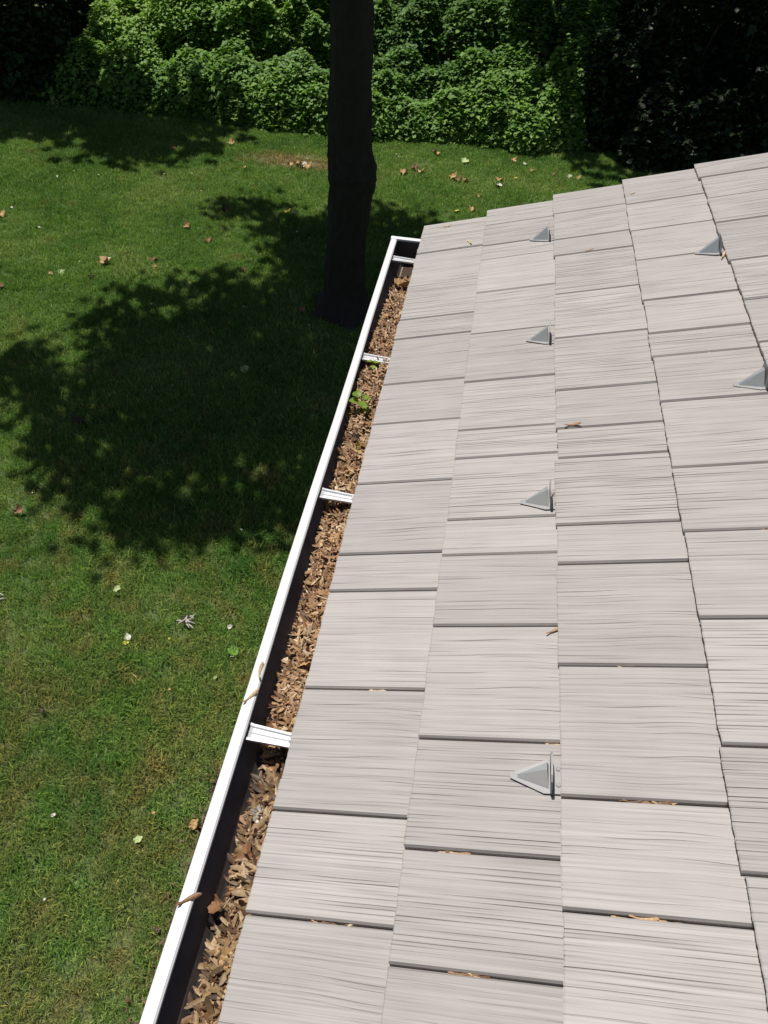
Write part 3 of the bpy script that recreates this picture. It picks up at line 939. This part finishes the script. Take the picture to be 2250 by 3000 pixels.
def shrub(i):
    x, y, rx, ry, rz, label, row = SHR[i]
    if row == 1: rx *= 1.22; ry *= 1.1
    if row == 0: rx *= 1.12
    r = np.random.default_rng(100 + i)
    root = empty("vine_shrub", (x, y, GZ))
    tag(root, label, "shrub", "vine-covered shrubs of the hedge")
    area = math.pi * (rx + ry) * rz * 1.3
    lsz = .066 if row < 2 else .095
    n = int(area / (lsz * lsz * .62) * (3.4 if row < 2 else 2.0))
    d = r.normal(size=(n, 3)); d[:, 2] = np.abs(d[:, 2]) * .9 + .02
    d /= np.linalg.norm(d, axis=1, keepdims=True)
    # more even in height: a shrub is a column with a domed top
    d[:, 2] = np.where(r.random(n) < .35, r.random(n), d[:, 2])
    hxy = np.maximum(0, 1 - d[:, 2] ** 1.5) ** .60
    a = np.arctan2(d[:, 1], d[:, 0])
    W0 = np.array([x, y, 0])
    dirn = np.stack([np.cos(a) * hxy, np.sin(a) * hxy, d[:, 2]], 1)
    base = dirn * np.array([rx, ry, rz]) + W0
    lump = 1 + .20 * nA(base) + .10 * nB(base)
    depth = 1 + .05 - np.abs(r.normal(size=n)) * .13 + (r.random(n) < .04) * r.uniform(0, .16, n)
    depth[r.random(n) < .12] *= .8
    P = dirn * np.array([rx, ry, rz]) * (lump * depth)[:, None]
    P[:, 2] = np.maximum(P[:, 2], .03)
    Wd = P + W0
    # drop leaves buried in a neighbour
    keep = np.ones(n, bool)
    for j in range(len(SHR)):
        if j == i: continue
        q = (Wd[:, :2] - SP[j, :2]) / SP[j, 2:4]
        hz = np.clip(Wd[:, 2] / SP[j, 4], 0, 1)
        keep &= ~((q ** 2).sum(1) < ((1 - hz ** 1.5) ** 1.24) * .60)
    # thin places where dark shows through
    keep &= ~((nB(Wd * 1.3) < -.85) & (r.random(n) < .6))
    P, dirn, Wd = P[keep], dirn[keep], Wd[keep]
    n = len(P)
    Nn = dirn * .45 + np.array([-.15, .0, .95]) + r.normal(size=(n, 3)) * .36
    size = lsz * np.clip(np.exp(r.normal(size=n) * .30), .5, 1.9)
    V, F, n = leaf_cards(P, Nn, size, seed=200 + i)
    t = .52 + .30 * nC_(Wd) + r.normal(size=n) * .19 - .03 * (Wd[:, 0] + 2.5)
    if row == 3: t -= .2  # lower tint deepens the shade painted into these leaves
    T = np.tile(np.clip(t, 0, .93), 4)
    if "yellow" in label:
        pass
    link("foliage", mesh_np("foliage", V, F, M['vine'] if row < 3 and x < 1.8 else M['shaded_vine'], T), root)
    sv, sf = [], []
    for k in range(7):
        a0 = r.uniform(0, 6.28); rr = r.uniform(.1, .5)
        p1 = (math.cos(a0) * rx * .7, math.sin(a0) * ry * .7, rz * r.uniform(.5, .85))
        v_, f_ = tube([(math.cos(a0) * rr * rx * .5, math.sin(a0) * rr * ry * .5, -.05), (p1[0] * .6, p1[1] * .6, p1[2] * .5), p1], [.016, .012, .006], 6)
        b = len(sv); sv += v_; sf += [tuple(b + q for q in ff) for ff in f_]
    obj("stems", sv, sf, M['stem'], root)


for i in range(len(SHR)):
    shrub(i)

# ================================================================== GRASS
def tuft_mesh(seed, nblade, spread, hmin, hmax, width):
    r = np.random.default_rng(seed)
    V, F, T = [], [], []
    for k in range(nblade):
        bx, by = r.normal(size=2) * spread
        a = r.uniform(0, 6.28)
        h = r.uniform(hmin, hmax); lean = r.uniform(.15, .95) * h
        w = width * r.uniform(.7, 1.25)
        dx, dy = math.cos(a), math.sin(a)
        px_, py_ = -dy * w * .5, dx * w * .5
        tw = r.uniform(-.6, .6)
        b = len(V)
        V += [(bx - px_, by - py_, 0), (bx + px_, by + py_, 0),
              (bx + dx * lean * .35 - px_ * .9, by + dy * lean * .35 - py_ * .9, h * .62), (bx + dx * lean * .35 + px_ * .9, by + dy * lean * .35 + py_ * .9, h * .62),
              (bx + dx * lean, by + dy * lean, h * r.uniform(.75, 1.0))]
        F += [(b, b + 1, b + 3), (b, b + 3, b + 2), (b + 2, b + 3, b + 4)]
        t = r.random()
        T += [t, t, t]
    return mesh_np("grass_tuft", V, F, M['grass'], T)


tufts = bpy.data.collections.new("grass_tufts")
for k in range(6):
    o = bpy.data.objects.new("grass_tuft", tuft_mesh(300 + k, 26, .030, .028, .062, .0042))
    tufts.objects.link(o)


def grass_points():
    r = np.random.default_rng(77)
    n = 190000
    X = r.uniform(-13.5, 4.0, n); Y = r.uniform(-.1, 13.4, n)
    P = np.stack([X, Y, np.full(n, GZ)], 1) - np.array(cam_loc)
    R = np.array([right, down, fwd])
    q = P @ R.T
    u = q[:, 0] / q[:, 2] * 1587 / 829.5; v = q[:, 1] / q[:, 2] * 1587 / 1106
    ok = (q[:, 2] > .3) & (np.abs(u) < 1.18) & (np.abs(v) < 1.12)
    ok &= ~((X > -.2) & (Y < 6.0) & (r.random(n) < .6))   # out of sight behind the roof: thinner
    # nothing grows in the bed by the house or under it
    edge_ = -.93 + .04 * np.sin(Y * 3.1) + 1.45 * (1 - np.sqrt(np.clip(1 - (np.clip(Y - 1.9, 0, 9) / .70) ** 2, 0, 1)))
    ok &= ~((X > edge_) & (Y < 2.60))
    ok &= ~((X > .45) & (Y < 2.60))
    ok &= ~((X > 3.0) & (Y < 9))
    ok &= ((X + 1.19) ** 2 + (Y - 7.45) ** 2 > .33 ** 2)
    # worn dry patch by the hedge
    dd = ((X + 2.75) / 1.0) ** 2 + ((Y - 11.45) / .42) ** 2
    ok &= ~((dd < 1.0) & (r.random(n) < .72 * (1 - dd * .6)))
    X, Y = X[ok], Y[ok]
    m = len(X)
    # uneven growth
    w = wobble(81, 2.6)(np.stack([X, Y, X * 0], 1))
    w2_ = wobble(82, 9.0)(np.stack([X, Y, X * 0], 1))
    return X, Y, np.clip(1.0 + .16 * w + .22 * w2_ + r.normal(size=m) * .16, .45, 1.7)


gx, gy, gs = grass_points()
gme = bpy.data.meshes.new("grass")
gme.vertices.add(len(gx))
gme.vertices.foreach_set("co", np.stack([gx, gy, np.full(len(gx), GZ + .001)], 1).astype(np.float32).ravel())
a = gme.attributes.new("size", 'FLOAT', 'POINT'); a.data.foreach_set("value", gs.astype(np.float32))
a = gme.attributes.new("turn", 'FLOAT_VECTOR', 'POINT')
rv_ = np.stack([rng.normal(size=len(gx)) * .18, rng.normal(size=len(gx)) * .18, rng.uniform(0, 6.28, len(gx))], 1)
a.data.foreach_set("vector", rv_.astype(np.float32).ravel())
a = gme.attributes.new("pick", 'INT', 'POINT'); a.data.foreach_set("value", rng.integers(0, 6, len(gx)).astype(np.int32))
gme.materials.append(M['grass'])
gme.update()
grass = link("grass", gme)
tag(grass, "short grass blades of the mown lawn", kind='stuff')
ng = bpy.data.node_groups.new("grass_scatter", 'GeometryNodeTree')
ng.interface.new_socket("Geometry", in_out='INPUT', socket_type='NodeSocketGeometry')
ng.interface.new_socket("Geometry", in_out='OUTPUT', socket_type='NodeSocketGeometry')
gi, go = ng.nodes.new("NodeGroupInput"), ng.nodes.new("NodeGroupOutput")
ci = ng.nodes.new("GeometryNodeCollectionInfo")
ci.inputs["Collection"].default_value = tufts
ci.inputs["Separate Children"].default_value = True
ci.inputs["Reset Children"].default_value = True
ip = ng.nodes.new("GeometryNodeInstanceOnPoints")
ip.inputs["Pick Instance"].default_value = True


def named(nm, typ):
    n_ = ng.nodes.new("GeometryNodeInputNamedAttribute")
    n_.data_type = typ
    n_.inputs["Name"].default_value = nm
    return n_.outputs["Attribute"]


ng.links.new(gi.outputs[0], ip.inputs["Points"])
ng.links.new(ci.outputs[0], ip.inputs["Instance"])
ng.links.new(named("pick", 'INT'), ip.inputs["Instance Index"])
e2r = ng.nodes.new("FunctionNodeEulerToRotation")
ng.links.new(named("turn", 'FLOAT_VECTOR'), e2r.inputs[0])
ng.links.new(e2r.outputs[0], ip.inputs["Rotation"])
ng.links.new(named("size", 'FLOAT'), ip.inputs["Scale"])
ng.links.new(ip.outputs[0], go.inputs[0])
md = grass.modifiers.new("scatter", 'NODES')
md.node_group = ng

# ================================================================== GUTTER LITTER
def seed_template(seed):
    """winged maple seed: plump nutlet and a thin curved wing"""
    r = random.Random(seed)
    L = .037 * r.uniform(.8, 1.2); w = .0068 * r.uniform(.8, 1.25)
    cur = r.uniform(-.009, .009); lift = r.uniform(.0, .004); fold = r.uniform(.0, .0025)
    spine = []
    prof_w = [(0, .0016), (.12, .0034), (.22, .0030), (.36, .0038), (.55, .0052), (.75, .0056), (.9, .0042), (1.0, .0010)]
    V = []
    for t, hw in prof_w:
        hw = hw * w / .0105
        x = (t - .4) * L; y = cur * (t * t); z = lift * (t - .4) ** 2 * 4 + (.0022 if t < .2 else 0)
        V += [(x, y - hw * .7, z - fold * (1 if t > .2 else 0)), (x, y, z + (.0018 if t < .25 else .0006)), (x, y + hw * 1.2, z - fold * .3)]
    F = []
    for i in range(len(prof_w) - 1):
        a = i * 3
        F += [(a, a + 1, a + 4, a + 3), (a + 1, a + 2, a + 5, a + 4)]
    return np.array(V), np.array(F)


TPL = [seed_template(500 + k) for k in range(8)]
TPLM = []
for (v_, f_) in TPL:
    me = mesh_np("maple_seed", v_ * 1.08, f_, M['seed_o'])
    TPLM.append(me)
TPLW = [mesh_np("maple_seed", v_ * 1.08, f_, M['seed_w']) for (v_, f_) in TPL]
PY = [-3, .5, 1.5, 2.25, 2.40, 2.52, 3.2, 4.2, 5.1, 5.3, 6.2, 7.0, 7.65, 7.8, 8.6, 9.4, 10.0, 10.3, 10.9]
PZ = [-.096, -.096, -.092, -.094, -.106, -.090, -.084, -.077, -.070, -.070, -.062, -.050, -.048, -.052, -.058, -.072, -.088, -.102, -.106]


def pile_z(x, y):
    z = np.interp(y / U, PY, PZ)
    return z + .010 * (x + .03) / .05 + .005 * math.sin(y * 31) * math.sin(x * 50 + y * 11)


def xmin_at(z):
    """inside face of the gutter's front at height z"""
    return float(np.interp(z, [-.112, -.104, -.086, -.072, -.054, -.046, -.02], [-.058, -.062, -.069, -.077, -.091, -.104, -.108]))


# mould layer
V, F = [], []
NYB, NXB = 150, 9
for i in range(NYB + 1):
    y = GY0 + .01 + (GY1 - GY0 - .02) * i / NYB
    for j in range(NXB + 1):
        z0 = float(np.interp(y / U, PY, PZ))
        x0 = xmin_at(z0 - .006) + .003
        x = x0 + (.034 - x0) * j / NXB
        V.append((x, y, max(-.1112, pile_z(x, y) - .006 + random.uniform(-.003, .003) - (.012 if j == 0 else 0))))
for i in range(NYB):
    for j in range(NXB):
        a = i * (NXB + 1) + j
        F.append((a, a + 1, a + NXB + 2, a + NXB + 1))
tag(obj("leaf_mould", V, F, M['humus'], smooth=True), "dark rotting leaf mould along the gutter floor", kind='stuff')

cand = []
for k in range(6400):
    y = random.uniform(-.1, 10.35) * U
    z0 = float(np.interp(y / U, PY, PZ))
    yy = y / U
    # sparse near the far end
    if yy > 9.9 and random.random() < .75: continue
    if 2.36 < yy < 2.47 and random.random() < .7: continue
    lo = xmin_at(z0) + .010
    if yy < 2.4: lo += .016 * random.random()
    x = random.uniform(lo, .026)
    cand.append((x, y, pile_z(x, y) + random.uniform(-.004, .006)))


def rot_of(flat=.45):
    return Matrix.Rotation(random.uniform(0, 6.28), 3, 'Z') @ Matrix.Rotation(random.gauss(0, flat), 3, 'X') @ Matrix.Rotation(random.gauss(0, flat), 3, 'Y')


# the nearest top-layer seeds are things of their own
order = sorted(range(len(cand)), key=lambda i: (cand[i][1] - .0) if cand[i][1] > .12 and cand[i][0] < .006 else 99)
# take every second of the near ones so that they are spread through the litter
single = set(order[0:900:3])
SG = "dry winged maple seeds in the gutter"
V, F, T = [], [], []
off = 0
for i, (x, y, z) in enumerate(cand):
    k = random.randrange(8)
    if i in single:
        o = bpy.data.objects.new("maple_seed", (TPLW if y < 2.42 * U or random.random() < .25 else TPLM)[k])
        COL.objects.link(o)
        o.matrix_world = Matrix.Translation((x, y, z + .005)) @ rot_of(.24).to_4x4() @ Matrix.Scale(random.uniform(.95, 1.35), 4)
        tag(o, "dry tan winged maple seed lying in the near part of the gutter", "seed", SG)
        continue
    R = np.array(rot_of(.33)) * random.uniform(.8, 1.38)
    v_, f_ = TPL[k]
    V.append(v_ @ R.T + np.array([x, y, z])); F.append(f_ + off); off += len(v_)
    T.append(np.full(len(f_), min(1, max(0, random.gauss(.50 if y > 2.42 * U else .24, .28)))))
# bits of stalk between the seeds
for k in range(420):
    y = random.uniform(-.1, 10.0) * U
    z0 = float(np.interp(y / U, PY, PZ))
    x = random.uniform(xmin_at(z0) + .012, .02)
    R = np.array(rot_of(.3))
    L_ = random.uniform(.012, .034); w_ = random.uniform(.0007, .0014)
    v_ = np.array([(-L_, -w_, 0), (-L_, w_, .001), (0, -w_, .002), (0, w_, .003), (L_, -w_ * .6, 0), (L_, w_ * .6, .001)])
    f_ = np.array([(0, 2, 3, 1), (2, 4, 5, 3)])
    V.append(v_ @ R.T + np.array([x, y, pile_z(x, y) + .006])); F.append(f_ + off); off += 6
    T.append(np.full(2, random.choice((.0, .05, .15, .9))))
tag(link("seed_litter", mesh_np("seed_litter", np.concatenate(V), np.concatenate(F), M['seed_a'], np.concatenate(T))),
    "thick brown litter of maple seeds filling the gutter", kind='stuff')


def place_seed(x, y, z, rz, label, scale=1.0, k=0, mat=None, on_roof=False, rx=0.0):
    o = bpy.data.objects.new("maple_seed", TPLM[k])
    COL.objects.link(o)
    m = Matrix.Translation((x, y, z))
    if on_roof: m = m @ RM4
    o.matrix_world = m @ Matrix.Rotation(rz, 4, 'Z') @ Matrix.Rotation(rx, 4, 'X') @ Matrix.Scale(scale, 4)
    tag(o, label, "seed")
    return o


# seeds resting on the gutter lip
place_seed(-.097, 3.04 * U, -.0130, 1.75, "tan seed hanging over the inside of the white gutter lip, the farther of two", .95, 1, rx=.3)
place_seed(-.102, 2.80 * U, -.0130, 1.05, "tan seed lying across the white gutter lip above the hanger strap", 1.05, 2)
place_seed(-.101, 1.30 * U, -.0130, .8, "pale seed lying across the white gutter lip near the bottom of the picture", 1.2, 3)


def on_shake(s, y):
    fr = s - math.floor(s)
    return roofp(s * U, y * U, -TK * fr + .004)


RS = [(.80, 10.43, 1.9, "upright dry seed stuck on the far end of the lowest course", 1.0),
      (.38, 11.10, .4, "tiny pale seed near the far corner of the roof", .7),
      (2.15, 5.87, .1, "brown seed lying at a joint in the third course", 1.0),
      (1.96, 4.93, 1.2, "tan seed caught behind the second snow guard", .8),
      (3.97, 8.76, 1.0, "brown seed wedged behind the farther upper snow guard", .9),
      (4.92, 10.85, .2, "tan seed on the highest visible course at the far roof edge", .9),
      (1.95, 3.43, .5, "brown seed stub at the edge of the third course", .7),
      (3.1, 10.9, .3, "small dark seed on the fourth course near the roof edge", .6),
      (2.45, 9.46, .2, "small grey seed in a joint of the third course", .6)]
for i, (s, y, rz, lb, sc_) in enumerate(RS):
    p = on_shake(s, y)
    place_seed(p.x, p.y, p.z, rz, lb, sc_, i % 8, on_roof=True, rx=.2)
# bits jammed in the open joints between shingles
JB = [("lowest", 0, 1.276, .55, 5), ("lowest", 0, 2.94, .5, 2), ("second", 1, 1.071, .32, 4), ("second", 1, 1.743, .4, 3), ("second", 1, 2.517, .75, 2), ("third", 2, 2.113, .45, 5), ("third", 2, 1.44, .45, 4),
      ("second", 1, 4.697, .4, 2), ("third", 2, 3.104, .5, 2), ("second", 1, 4.26, .15, 2), ("fourth", 3, 7.295, .6, 2), ("fourth", 3, 6.851, .7, 2), ("fourth", 3, 4.351, .5, 2), ("third", 2, 5.40, .6, 2)]
for nm, c, y, s0, cnt in JB:
    for q in range(cnt if y < 2.6 and cnt > 2 else (cnt + 1) // 2):
        s = c + s0 + random.uniform(-.16, .22)
        if c == 0 and s < .1: s = .1
        fr = s - c
        p = roofp(s * U, y * U + random.uniform(-.003, .003), -TK * fr - TK * .64)
        o = place_seed(p.x, p.y, p.z, random.gauss(0, .12), "brown seed bits jammed in an open joint of the %s shingle course" % nm, random.uniform(.7, 1.1), random.randrange(8), on_roof=True, rx=random.uniform(-.5, .5))
        o["group"] = "seed bits in joints of the %s course" % nm

# ---- seedlings in the gutter
def seedling(x, y, z, sc_, label, nleaf, seed):
    r = random.Random(seed)
    root = empty("maple_seedling", (x, y, z))
    tag(root, label, "seedling")
    hgt = .055 * sc_
    v_, f_ = tube([(0, 0, -.03), (.002, -.001, hgt * .5), (-.002, .002, hgt)], [.0016, .0013, .0009], 6)
    obj("stem", v_, f_, M['seedling'], root)
    for i in range(nleaf):
        a = i * 2.4 + r.uniform(-.3, .3)
        zz = hgt * (1.0 - .10 * i)
        L = .030 * sc_ * r.uniform(.8, 1.15) * (1.0 if i else .6)
        d = Vector((math.cos(a), math.sin(a), r.uniform(-.25, .2)))
        sd = Vector((-math.sin(a), math.cos(a), r.uniform(-.2, .2)))
        b0 = Vector((0, 0, zz)) + d * .008
        out = [(0, 0), (.12, .28), (.35, .46), (.6, .42), (.82, .22), (1, 0), (.82, -.22), (.6, -.42), (.35, -.46), (.12, -.28)]
        V = [b0 + d * (L * .5)]
        for u, w_ in out:
            V.append(b0 + d * (L * u) + sd * (L * w_) + Vector((0, 0, abs(w_) * L * .22 - u * u * L * .25)))
        F = [(0, 1 + q, 1 + (q + 1) % 10) for q in range(10)]
        lo = obj("leaf", V, F, M['seedling'], root)
        at = lo.data.attributes.new("tint", 'FLOAT', 'FACE')
        at.data.foreach_set("value", [r.random()] * len(F))
    return root


seedling(-.049, 6.73 * U, -.050, 1.0, "bright green maple seedling sprouting in the middle of the gutter", 7, 1)
seedling(-.048, 7.56 * U, -.050, .62, "tiny green sprout beside the farther middle gutter strap", 4, 2)

# ---- leaves: lobed, curled
def leaf_mesh(name, size, curl, seed, mat, lobes=True):
    r = random.Random(seed)
    out = []
    n = 22
    for i in range(n):
        t = i / n * 2 * math.pi
        rr = 1.0
        if lobes:
            rr = .70 + .20 * abs(math.cos(2.5 * t)) + .12 * math.cos(t)
        rr *= r.uniform(.88, 1.08)
        out.append((math.cos(t) * rr * .62, math.sin(t) * rr * .5))
    V = [(0, 0, 0)]
    ca = r.uniform(0, 3.14)
    def zf(x, y):
        u = x * math.cos(ca) + y * math.sin(ca)
        return curl * (u * u * 1.6 + .35 * math.sin(7 * x + seed) * y) 
    for x, y in out:
        V.append((x * .5, y * .5, zf(x * .5, y * .5)))
    for x, y in out:
        V.append((x, y, zf(x, y) + r.uniform(-.04, .07) * (1 + curl)))
    F = [(0, 1 + i, 1 + (i + 1) % n) for i in range(n)] + [(1 + i, 1 + n + i, 1 + n + (i + 1) % n, 1 + (i + 1) % n) for i in range(n)]
    V = [(x * size, y * size, z * size) for x, y, z in V]
    me = bpy.data.meshes.new(name)
    me.from_pydata(V, [], F); me.update()
    me.materials.append(mat)
    return me


def fallen(x, y, size, col, label, group=None, z=.045, curl=.5, seed=None, cat="leaf"):
    sd = seed if seed is not None else int(abs(x * 731 + y * 977))
    o = bpy.data.objects.new("fallen_leaf", leaf_mesh("fallen_leaf", size, curl, sd, LC[col]))
    COL.objects.link(o)
    r = random.Random(sd)
    o.location = (x, y, GZ + z)
    o.rotation_euler = (r.uniform(-.3, .3), r.uniform(-.3, .3), r.uniform(0, 6.28))
    tag(o, label, cat, group)
    return o


G1 = "brown leaves in the pile on the bare patch"
FL = [(-3.88, 11.85, .15, 'tan', "tan dry leaf on the lawn below the left end of the front hedge"),
      (-2.65, 11.32, .16, 'tan', "tan dry leaf in the pile on the bare patch left of the trunk", G1),
      (-2.52, 11.29, .15, 'tan', "tan dry leaf in the pile on the bare patch left of the trunk", G1),
      (-2.78, 11.28, .13, 'tan', "tan dry leaf in the pile on the bare patch left of the trunk", G1),
      (-2.58, 11.36, .14, 'white', "tan dry leaf in the pile on the bare patch left of the trunk", G1),
      (-4.68, 11.41, .12, 'red', "russet leaf at the edge of the tree shade, upper left of the lawn"),
      (-3.59, 8.94, .13, 'tan', "orange-tan leaf on sunlit grass above the big shadow"),
      (-3.26, 9.55, .13, 'dark', "dark curled leaf at the upper tip of the big shadow"),
      (-3.20, 8.66, .12, 'brown', "brown leaf in the sunlit notch of the big shadow"),
      (-4.23, 7.81, .16, 'tan', "large tan leaf on the lawn at far left above the shadow"),
      (-3.67, 7.98, .12, 'brown', "brown leaf right of the large tan leaf"),
      (-3.60, 7.82, .08, 'tan', "small tan leaf just below the brown leaf above the shadow"),
      (-2.55, 7.99, .10, 'brown', "brown leaf on a lit patch between trunk and notch"),
      (-2.44, 9.73, .10, 'yellow', "yellow leaf left of the trunk at the shadow's upper edge"),
      (-2.30, 9.68, .09, 'white', "bleached leaf left of the trunk beside the yellow leaf"),
      (-1.05, 11.46, .16, 'tan', "large tan leaf just right of the trunk"),
      (-.91, 11.64, .14, 'brown', "upper brown leaf of a pair right of the trunk", None),
      (-.80, 11.56, .13, 'tan', "lower brown-tan leaf of a pair right of the trunk"),
      (-.30, 11.49, .14, 'tan', "tan leaf in the clump on the lawn beyond the roof corner", "leaf clump beyond the roof corner"),
      (-.20, 11.42, .13, 'brown', "tan leaf in the clump on the lawn beyond the roof corner", "leaf clump beyond the roof corner"),
      (-.08, 11.40, .12, 'tan', "tan leaf in the clump on the lawn beyond the roof corner", "leaf clump beyond the roof corner"),
      (.41, 11.59, .13, 'tan', "upper tan leaf of two above the roof's second course"),
      (.42, 11.38, .13, 'white', "lower pale leaf of two above the roof's second course"),
      (.15, 10.91, .09, 'tan', "small tan leaf between clump and roof edge"),
      (.09, 10.42, .12, 'tan', "tan leaf closest to the far roof edge"),
      (-.13, 10.33, .10, 'yellow', "yellowish leaf beside the far roof corner"),
      (-.16, 12.18, .16, 'pale', "pale green leaf near the hedge right of the trunk"),
      (-.61, 12.35, .10, 'tan', "small tan leaf at the hedge foot right of the trunk"),
      (-.67, 12.43, .10, 'brown', "small brown leaf at the hedge foot right of the trunk"),
      (.61, 12.42, .12, 'tan', "tan leaf below the jutting vine mound"),
      (.80, 12.30, .12, 'white', "pale leaf below the jutting vine mound"),
      (.90, 12.07, .11, 'tan', "tan leaf on the narrow lawn above the roof edge"),
      (1.22, 11.99, .11, 'brown', "brown leaf at the edge of the right-hand shade"),
      (1.50, 12.02, .10, 'white', "pale leaf at the roof edge where the lawn ends"),
      (1.62, 11.97, .10, 'tan', "tan leaf at the roof edge where the lawn ends"),
      (-.97, 1.52, .075, 'tan', "tan and white leaf on the grass close beside the gutter"),
      (-3.22, 3.72, .09, 'brown', "brown leaf at far left below the big shadow"),
      (-3.23, 4.90, .14, 'dark', "dark leaf inside the left side of the big shadow"),
      (-1.87, 2.71, .065, 'white', "bleached leaf with a yellow one beside it on near lawn"),
      (-1.865, 2.67, .05, 'yellow', "yellow leaf touching the bleached leaf on near lawn"),
      (-2.12, 3.11, .07, 'pale', "pale yellow-green leaf below the big shadow"),
      (-1.18, 2.94, .045, 'white', "small white leaf between the twig clump and the gutter"),
      (-1.10, 2.74, .105, 'green', "fresh green leaf on the lawn near the gutter"),
      (-6.04, 8.68, .15, 'tan', "tan leaf at the left frame edge beside sunlit grass"),
      (-5.15, 7.00, .11, 'brown', "brown leaf at the left frame edge above the shadow"),
      (-2.20, 2.07, .06, 'dark', "dark leaf on the near lawn at lower left"),
      (-4.63, 7.47, .11, 'pale', "pale green leaf at far left beside a small tan leaf"),
      (-4.72, 7.40, .08, 'tan', "small tan leaf at far left beside the pale green leaf"),
      (-4.25, 7.46, .08, 'dark', "grey curled leaf right of the pale green leaf"),
      (-1.65, 7.26, .12, 'brown', "brown leaf in the shade just left of the trunk foot"),
      (-1.97, 6.05, .12, 'pale', "pale leaf in the middle of the big shadow"),
      (-1.27, 1.38, .06, 'pale', "pale green weed leaf on the near lawn beside the gutter")]
for t in FL:
    fallen(t[0], t[1], t[2] * .86, t[3], t[4], t[5] if len(t) > 5 else None, curl=.9 if t[3] in ('tan', 'brown', 'dark') else .35)
# small pale flecks all over the lawn: fallen bits too small to tell apart
fleck = [leaf_mesh("leaf_fleck", .032, .4, 900 + k, LC[c], False) for k, c in enumerate(('white', 'pale', 'yellow', 'white', 'tan'))]
r = random.Random(5)
placed = 0
while placed < 90:
    x, y = r.uniform(-7.5, 1.2), r.uniform(.6, 12.3)
    if x > -.95 and y < 9.6: continue
    o = bpy.data.objects.new("leaf_fleck", r.choice(fleck))
    COL.objects.link(o)
    o.location = (x, y, GZ + .045)
    s_ = r.uniform(.5, 1.25) * (.55 + y * .05)
    o.scale = (s_, s_, s_)
    o.rotation_euler = (r.uniform(-.4, .4), r.uniform(-.4, .4), r.uniform(0, 6.28))
    tag(o, "tiny pale leaf fleck scattered on the lawn", "leaf fleck", "pale leaf flecks on the lawn")
    placed += 1

# curled leaves in the gutter
def gutter_leaf(x, y, z, size, col, label, seed):
    o = bpy.data.objects.new("curled_leaf", leaf_mesh("curled_leaf", size, .8, seed, LC[col]))
    COL.objects.link(o)
    o.location = (x, y, z); o.rotation_euler = ((.6, -.3, seed) if seed < 20 else (.15 * math.sin(seed), .15 * math.cos(seed * 3), seed))
    tag(o, label, "leaf")
    return o


gutter_leaf(-.035, 9.78 * U, -.060, .055, 'tan', "crumpled tan leaf below the farthest gutter strap", 3)
gutter_leaf(-.062, 1.36 * U, -.072, .030, 'brown', "small curled brown leaf on the dark gutter wall", 5)
for i_, (gx_, gy_, gs_, gc_) in enumerate(((-.045, 1.72, .036, 'brown'), (-.020, 1.05, .030, 'tan'), (-.030, 2.02, .034, 'white'), (-.055, 2.75, .030, 'brown'), (-.022, 3.35, .032, 'tan'), (-.050, 4.05, .032, 'brown'),
                                           (-.030, 4.75, .030, 'tan'), (-.060, 5.7, .030, 'brown'), (-.040, 6.25, .030, 'dark'), (-.030, 8.2, .034, 'brown'), (-.050, 8.9, .034, 'tan'), (-.020, .75, .034, 'brown'))):
    gl = gutter_leaf(gx_, gy_ * U, pile_z(gx_, gy_ * U) + .009, gs_, gc_, "broken dry leaf lying flat among the seeds in the gutter", 20 + i_)
    gl["group"] = "broken leaves among the gutter seeds"
gutter_leaf(-.030, 6.1 * U, -.052, .030, 'yellow', "small yellow leaf in the gutter below the seedling", 8)

# bleached twig clump on the lawn
def twig_clump(x, y, n, size, label, seed):
    r = random.Random(seed)
    root = empty("twig_clump", (x, y, GZ + .03))
    tag(root, label, "twigs")
    for i in range(n):
        a = r.uniform(0, 6.28); L = size * r.uniform(.45, 1.0)
        c = Vector((r.gauss(0, size * .25), r.gauss(0, size * .3), .012 + r.uniform(0, .03)))
        d = Vector((math.cos(a), math.sin(a), r.uniform(-.15, .3)))
        m_ = c + d * L * .5 + Vector((0, 0, .006))
        v_, f_ = tube([c, m_, c + d * L + Vector((r.uniform(-.01, .01), r.uniform(-.01, .01), 0))], [.0045, .0050, .0018], 6)
        obj("twig", v_, f_, M['twig_pale'] if r.random() < .7 else M['stem'], root)


twig_clump(-1.50, 2.92, 34, .066, "clump of bleached twigs on the near lawn", 4)
twig_clump(-2.95, 2.86, 6, .09, "bleached twig bits at the left frame edge", 9)
print("grass", len(gx)); print("tris", sum(len(m.loop_triangles) if not m.calc_loop_triangles() else 0 for m in bpy.data.meshes))
